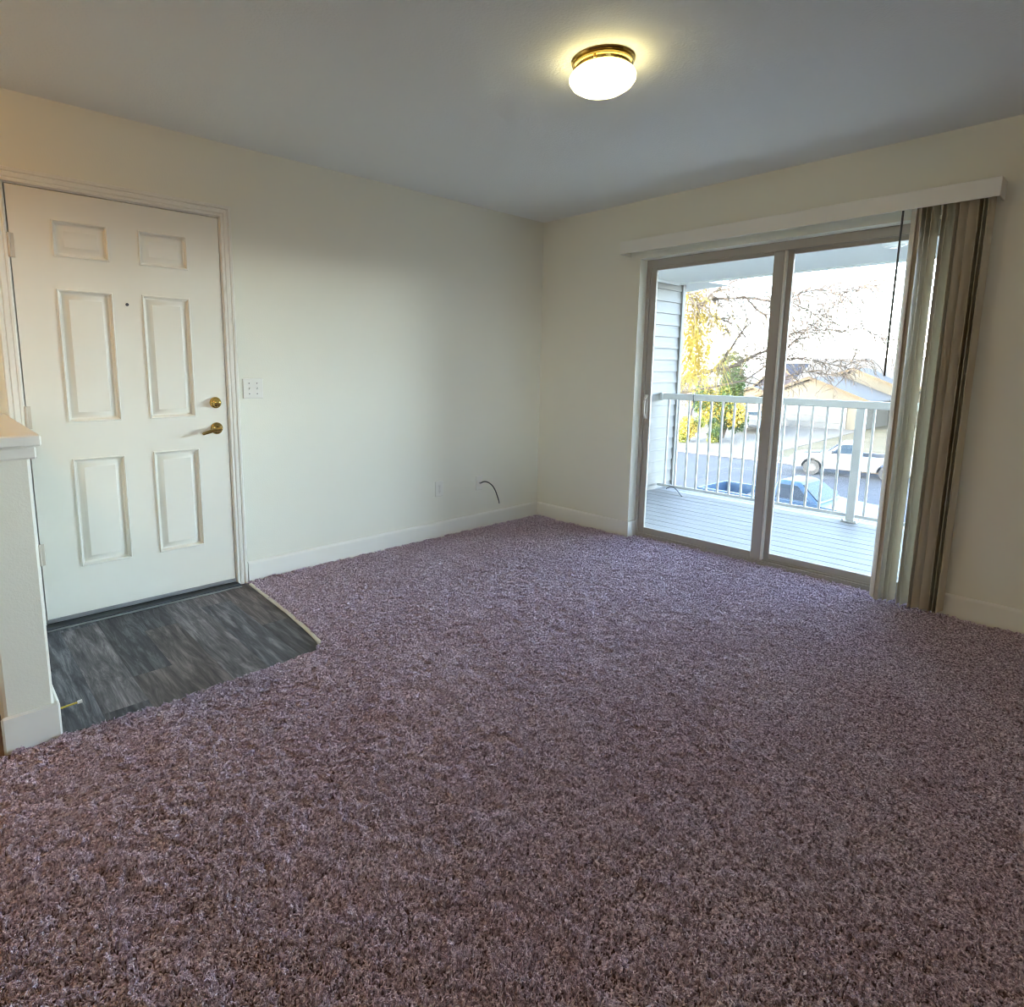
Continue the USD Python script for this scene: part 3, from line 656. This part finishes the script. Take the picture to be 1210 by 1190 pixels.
def pickup(name, label, loc, heading, paint, L=5.0, Wd=1.80, dark_hood=False):
    """a single-cab pickup in its own frame: x forward, y left, origin on the ground at mid length"""
    t = thing(name, label, 'pickup truck', loc, heading)
    P = lambda n, m, mat, parent=None, **k: part(parent or t, n, m, mat, world=False, **k)
    h = Wd / 2; xf, xr = L / 2, -L / 2
    wf, wr_ = xf - .92, xr + 1.10                      # axles
    side = [(xr, .52), (xr, .98), (xr + .02, 1.02), (-.28, 1.02), (-.28, 1.06), (1.05, 1.06), (1.15, 1.03), (xf - .35, .95), (xf - .08, .86), (xf, .74), (xf, .42), (xf - .2, .34), (xr + .3, .36)]
    b = m3.Manifold(m3.Mesh(*[np.asarray(q) for q in (lambda m: (m.vertices.astype(np.float32), m.faces.astype(np.uint32)))(prism_y(side, -h, h))]))
    for wx in (wf, wr_):
        for s in (-1, 1):
            b = b - m3.Manifold.cylinder(.34, .43, .43, 28).rotate((90, 0, 0)).translate((wx, s * (h - .13) + .17, .36))
    b = b - m3.Manifold.cube((1.0 + abs(xr + .38), Wd - .22, .62)).translate((xr + .08, -h + .11, .58)).trim_by_plane((-1, 0, 0), .34)
    P('body', b, paint, smooth=25)
    zc, zr = 1.05, 1.58
    low = [(1.02, h - .06), (-.30, h - .06)]; high = [(.42, h - .24), (-.20, h - .24)]
    cabp = [((low[0][0] - .06, s * (low[0][1] - .06), zc), .06) for s in (-1, 1)] + [((low[1][0] + .06, s * (low[1][1] - .06), zc), .06) for s in (-1, 1)]
    cabp += [((high[0][0] - .10, s * (high[0][1] - .16), zr - .17), .20) for s in (-1, 1)] + [((high[1][0] + .12, s * (high[1][1] - .16), zr - .17), .20) for s in (-1, 1)]
    P('cab', spheres_hull(cabp, 24), paint, smooth=60)
    def plate(q, n, th=.012):                          # a quad pushed out along n
        q = np.array(q, float); n = np.array(n, float); n /= np.linalg.norm(n)
        return trimesh.convex.convex_hull(np.vstack([q - n * .03, q + n * th]))
    nx = np.array([zr - zc, 0, low[0][0] - high[0][0]])
    P('windshield', plate([(.97, -h + .18, zc + .07), (.97, h - .18, zc + .07), (.50, h - .32, zr - .06), (.50, -h + .32, zr - .06)], nx, .030), 'car_glass')
    P('rear_window', plate([(-.30, -h + .22, zc + .12), (-.30, h - .22, zc + .12), (-.235, h - .34, zr - .10), (-.235, -h + .34, zr - .10)], (-1, 0, .2), .030), 'car_glass')
    for s in (-1, 1):
        P('side_window', plate([(.80, s * (h - .075), zc + .05), (-.16, s * (h - .075), zc + .05), (-.10, s * (h - .215), zr - .09), (.40, s * (h - .215), zr - .09)], (0, s, .36), .022), 'car_glass')
        P('door_handle', rb(-.12, .02, s * (h + .001), s * (h + .022), .92, .955, .006), 'car_dark')
        P('mirror', spheres_hull([((.78, s * (h + .10), 1.14), .06), ((.78, s * (h + .16), 1.16), .06), ((.80, s * (h + .02), 1.11), .02)], 10), 'car_dark' if paint == 'car_white' else paint)
        P('headlight', rb(xf - .10, xf + .012, s * (h - .38), s * (h - .06), .66, .80, .02), 'lamp_clear')
        P('tail_light', rb(xr - .012, xr + .04, s * (h - .14), s * (h - .01), .66, .94, .01), 'tail_red')
        for wx in (wf, wr_):
            w = P('wheel', trimesh.creation.annulus(.19, .345, .22, sections=28, transform=rotation_matrix(PI / 2, [1, 0, 0])).apply_translation((wx, s * (h - .12), .345)), 'tyre')
            P('hub', [cyl((wx, s * (h - .20), .345), (wx, s * (h - .035), .345), .188, 20), cyl((wx, s * (h - .034), .345), (wx, s * (h - .015), .345), .06, 12)], 'wheel_grey', w)
    P('front_bumper', rb(xf - .06, xf + .09, -h + .02, h - .02, .36, .56, .03), 'chrome' if paint == 'car_white' else paint)
    P('rear_bumper', rb(xr - .12, xr + .02, -h + .05, h - .05, .42, .58, .03), 'car_dark' if paint == 'car_white' else paint)
    P('grille', rb(xf - .05, xf + .015, -h + .40, h - .40, .60, .80, .02), 'car_dark')
    P('tailgate', rb(xr - .015, xr + .001, -h + .16, h - .16, .62, .99, .01), paint)
    P('licence_plate', rb(xr - .125, xr - .1205, -.16, .16, .45, .57, .004), 'lamp_clear')
    if dark_hood: P('hood_vent', [rb(1.30, 2.0, -.45, .45, .975, 1.045, .02).apply_transform(rotation_matrix(.10, [0, 1, 0], [1.6, 0, 1.0]))], 'car_dark')
    return t
pickup('pickup_truck', 'white pickup truck parked at the far kerb seen side-on', (28.25, 5.35, GZ), PI / 2 + .22, 'car_white', dark_hood=True)
pickup('pickup_truck', 'pale blue pickup truck parked nearest below the balcony', (15.8, 3.45, GZ), -PI / 2 - .04, 'car_blue', L=5.3, Wd=1.9)
pickup('pickup_truck', 'white pickup truck in the driveway with its tailgate to the street', (43.2, 16.55, ground_z(43.2) + .09), .30, 'car_white', L=5.2)

# ================================================================== PLANTS
def branch_mesh(paths):
    ms = []
    for pts, r0, r1 in paths:
        p = smooth_path(pts, 4)
        p = p + RNG.normal(0, r0 * .25, p.shape)
        ms.append(tube(p, np.linspace(r0, r1, len(p)), 6))
    return ms

def twig_curves(parent, name, starts, mat, lens, droop, wid, sub=3):
    """fine hanging or spreading twigs; starts = list of (point, direction)"""
    P, C, Wd = [], [], []
    for p0, dr_ in starts:
        L = RNG.uniform(*lens); d = np.array(dr_, float); d /= np.linalg.norm(d) + 1e-9; p = np.array(p0, float); seg = 7; line = [p.copy()]
        for k in range(seg):
            d = d + RNG.normal(0, .18, 3) + np.array([0, 0, -droop * (k + 1) / seg]); d /= np.linalg.norm(d)
            p = p + d * L / seg; line.append(p.copy())
            if sub and k in (2, 4) and RNG.uniform() < .7:
                dd = d + RNG.normal(0, .6, 3); dd /= np.linalg.norm(dd); q = p.copy(); ln = [q.copy()]
                for j in range(4):
                    dd = dd + np.array([0, 0, -droop * .3]) + RNG.normal(0, .15, 3); dd /= np.linalg.norm(dd); q = q + dd * L * .09; ln.append(q.copy())
                P += ln; C.append(5); Wd += list(np.linspace(wid * .7, wid * .35, 5))
        P += line; C.append(seg + 1); Wd += list(np.linspace(wid, wid * .4, seg + 1))
    c = UsdGeom.BasisCurves.Define(stage, numbered(parent.path, name)); c.CreateTypeAttr('linear')
    c.CreatePointsAttr(Vt.Vec3fArray.FromNumpy((np.array(P) - parent.loc).astype(np.float32)))
    c.CreateCurveVertexCountsAttr(Vt.IntArray.FromNumpy(np.array(C, np.int32)))
    c.CreateWidthsAttr(Vt.FloatArray.FromNumpy(np.array(Wd, np.float32))); c.SetWidthsInterpolation('vertex')
    UsdShade.MaterialBindingAPI.Apply(c.GetPrim()).Bind(LOOK[mat]); tag(c.GetPrim(), kind='stuff')

def leaves(centers, size):
    """small folded leaf shapes at the points"""
    n = len(centers); c = np.asarray(centers, float)
    a = RNG.normal(0, 1, (n, 3)); a /= np.linalg.norm(a, axis=1, keepdims=True)
    b = np.cross(a, RNG.normal(0, 1, (n, 3))); b /= np.linalg.norm(b, axis=1, keepdims=True); nn = np.cross(a, b)
    s = size * RNG.uniform(.6, 1.3, (n, 1))
    v = np.stack([c - a * s, c + b * s * .45 + nn * s * .12, c + a * s, c - b * s * .45 + nn * s * .12], 1).reshape(-1, 3)
    k = np.arange(n)[:, None] * 4
    f = np.vstack([k + [0, 1, 2], k + [0, 2, 3]])
    return trimesh.Trimesh(v, f, process=False)

def bush(name, label, cat, center, rad, hgt, base, n, mats, size, lumps=9):
    t = thing(name, label, cat, (center[0], center[1], base))
    cs = [(center[0] + RNG.normal(0, rad * .4), center[1] + RNG.normal(0, rad * .4), base + hgt * RNG.uniform(.12, .86), rad * RNG.uniform(.4, .65)) for _ in range(lumps)]
    part(t, 'stem', branch_mesh([([(center[0], center[1], base), (center[0] + .05, center[1], base + hgt * .4), tuple(np.array(c_[:3]))], .05 + rad * .03, .015) for c_ in cs[:5]]), 'bark')
    per = n // lumps
    groups = {}
    for j, (x_, y_, z_, r__) in enumerate(cs):
        d = RNG.normal(0, 1, (per, 3)); d /= np.linalg.norm(d, axis=1, keepdims=True)
        pts = np.array([x_, y_, z_]) + d * (r__ * RNG.uniform(.55, 1.05, (per, 1))) * [1, 1, 1.15]
        pts = pts[pts[:, 2] > base]
        groups.setdefault(mats[j % len(mats)], []).append(pts)
    for mname, ps in groups.items(): part(t, 'foliage', leaves(np.vstack(ps), size), mname, smooth=False, kind='stuff')
    return t
bush('shrub', 'tall dense green shrub tree beside the parked white truck', 'shrub', (37, 15.75), 1.5, 6.0, ground_z(37), 12000, ['leaf_green', 'leaf_green', 'leaf_lime', 'leaf_green', 'leaf_yellow'], .11, 15)
bush('hedge_bush', 'low yellow-green bush nearest the siding corner', 'bush', (33.2, 16.25), .8, 2.1, ground_z(33.6), 2600, ['leaf_lime', 'leaf_yellow'], .09, 7)
bush('hedge_bush', 'low green bush between the yellow bush and the tall shrub', 'bush', (34.4, 14.95), .6, 1.7, ground_z(34.4), 1800, ['leaf_green', 'leaf_lime'], .09, 7)

BR = {'A': [(13.85, 6.75, .70), (14.0, 6.37, 0.86), (14.1, 6.18, 1.04), (14.2, 5.96, 1.15), (14.4, 5.52, 1.24), (14.6, 5.17, 1.34), (14.8, 4.8, 1.52), (15.0, 4.53, 1.73), (15.2, 4.25, 1.93), (15.4, 3.99, 2.15), (15.6, 3.6, 2.4)],
 'A2': [(14.4, 5.49, 1.26), (14.3, 5.23, 1.57), (14.2, 4.93, 1.99), (14.1, 4.66, 2.32), (14.0, 4.39, 2.62)],
 'B': [(12.5, 6.2, 3.45), (12.0, 5.59, 3.4), (12.0, 5.2, 3.2), (12.0, 4.87, 2.96), (12.1, 4.83, 3.05), (12.3, 4.63, 3.14), (12.5, 4.38, 3.18), (12.8, 4.05, 3.18), (13.0, 3.69, 3.12), (13.2, 3.22, 3.02)],
 'C': [(12.0, 4.92, 2.96), (12.0, 4.6, 3.25), (12.1, 4.32, 3.45), (12.2, 4.08, 3.56), (12.3, 3.88, 3.72), (12.4, 3.61, 3.87)],
 'E': [(12.8, 4.05, 3.18), (12.95, 3.75, 2.85), (13.0, 3.55, 2.72), (13.2, 3.02, 3.13), (13.4, 2.8, 3.26), (13.6, 2.57, 3.32), (13.7, 2.3, 3.26), (13.8, 2.09, 3.19), (13.9, 1.88, 3.31), (14.0, 1.78, 3.51)],
 'F': [(14.35, 4.6, .95), (14.5, 4.16, 1.3), (14.8, 3.73, 1.84), (15.0, 3.48, 2.12), (15.2, 3.14, 2.55), (15.4, 2.9, 2.85), (15.6, 2.67, 3.16), (15.8, 2.43, 3.36), (16.0, 2.19, 3.57), (16.1, 1.89, 3.57)],
 'G': [(14.7, 4.3, 1.45), (15.0, 3.79, 1.57), (15.2, 3.4, 1.6), (15.4, 3.01, 1.53), (15.6, 2.62, 1.43), (15.8, 2.36, 1.41), (15.9, 2.23, 1.58), (16.0, 2.25, 1.89)],
 'H': [(14.35, 4.6, .95), (15.0, 3.63, 1.08), (15.2, 3.25, 1.21), (15.4, 2.76, 1.17), (15.6, 2.28, 1.15), (15.8, 2.1, 1.36)],
 'I': [(13.0, 3.55, 2.72), (13.0, 3.25, 3.07), (13.4, 2.87, 2.92), (13.7, 2.69, 2.76), (14.0, 2.44, 2.72)],
 'J': [(15.0, 3.48, 2.12), (14.8, 3.11, 2.53), (15.0, 2.84, 2.39), (15.2, 2.37, 2.35), (15.4, 1.96, 2.41), (15.6, 1.56, 2.16), (15.8, 1.21, 2.11)],
 'K': [(12.3, 5.5, 2.6), (12.6, 5.16, 2.72), (12.9, 4.76, 2.67), (13.3, 4.41, 2.51)],
 'L': [(12.6, 5.16, 2.72), (12.7, 5.03, 2.67), (12.9, 4.75, 2.48), (13.2, 4.56, 2.26)],
 'M': [(13.85, 6.75, .70), (13.6, 6.02, 1.43), (13.0, 5.58, 2.04), (12.5, 5.24, 2.48), (12.0, 4.92, 2.94)],
 'N': [(14.2, 6.6, .5), (14.35, 4.6, .95)]}
TH = {'A': (.085, .022), 'A2': (.05, .018), 'B': (.055, .015), 'C': (.035, .012), 'E': (.028, .010), 'F': (.026, .008), 'G': (.026, .010), 'H': (.024, .010), 'I': (.016, .006), 'J': (.014, .006), 'K': (.02, .008), 'L': (.014, .006), 'M': (.035, .03), 'N': (.05, .03)}
tr = thing('willow_tree', 'bare willow tree in front of the balcony with long thin drooping branches', 'tree', (13.9, 7.0, GZ))
part(tr, 'trunk', tube(smooth_path([(13.9, 7.0, GZ - .1), (13.95, 6.95, -2), (13.85, 6.8, .5), (13.2, 6.6, 2.2), (12.4, 6.3, 3.5), (11.9, 6.4, 5.2)], 5), np.linspace(.24, .09, 26), 12), 'bark')
for k_ in BR: part(tr, 'branch', branch_mesh([(BR[k_],) + TH[k_]]), 'bark')
st = []
for k_, pts in BR.items():
    if k_ in 'MN': continue
    p = smooth_path(pts, 5)
    for q, d in zip(p[3:], np.diff(p, axis=0)[2:]):
        for _ in range(3 if k_ in 'ABF' else 2):
            st.append((q + RNG.normal(0, .01, 3), d / np.linalg.norm(d) * RNG.uniform(.2, 1) + RNG.normal(0, .6, 3) + [0, 0, .2]))
twig_curves(tr, 'twig', st, 'twig', (.45, 1.3), .42, .025)
# yellow hanging strands with their last leaves, at the tree's near side
st2 = [((12.3 + RNG.normal(0, .35), 5.15 + RNG.normal(0, .22), RNG.uniform(1.9, 3.9)), (RNG.normal(0, .3), RNG.normal(0, .3), -.4)) for _ in range(190)]
twig_curves(tr, 'yellow_strand', st2, 'leaf_yellow', (.8, 2.0), .5, .014, 1)
lf = np.vstack([np.array(p_) + np.outer(np.linspace(0, 1, 14), [0, 0, -1.3]) + RNG.normal(0, .06, (14, 3)) for p_, _ in st2])
part(tr, 'yellow_leaf', leaves(lf, .055), 'leaf_yellow', smooth=False, kind='stuff')

bt = thing('bare_tree', 'brown bare twiggy tree behind the willow left of the green shrub', 'tree', (43.5, 21.6, ground_z(42)))
gz_ = ground_z(42)
part(bt, 'trunk', branch_mesh([([(43.5, 21.6, gz_), (43.5, 21.5, gz_ + 1.5), (43.7, 21.7, gz_ + 3.2)], .14, .06)] + [([(43.5, 21.5, gz_ + 1.5), (43.5 + a, 21.5 + b, gz_ + 3.6), (43.5 + 1.4 * a, 21.5 + 1.5 * b, gz_ + 4.8)], .06, .02) for a, b in ((.5, .8), (-.4, -.7), (.2, -1.0), (-.3, 1.1))]), 'bark')
st3 = [((43.5 + RNG.normal(0, .6), 21.5 + RNG.normal(0, 1.0), gz_ + RNG.uniform(1.6, 5.0)), RNG.normal(0, .7, 3) + [0, 0, .8]) for _ in range(260)]
twig_curves(bt, 'twig', st3, 'twig', (.8, 1.6), .05, .03)
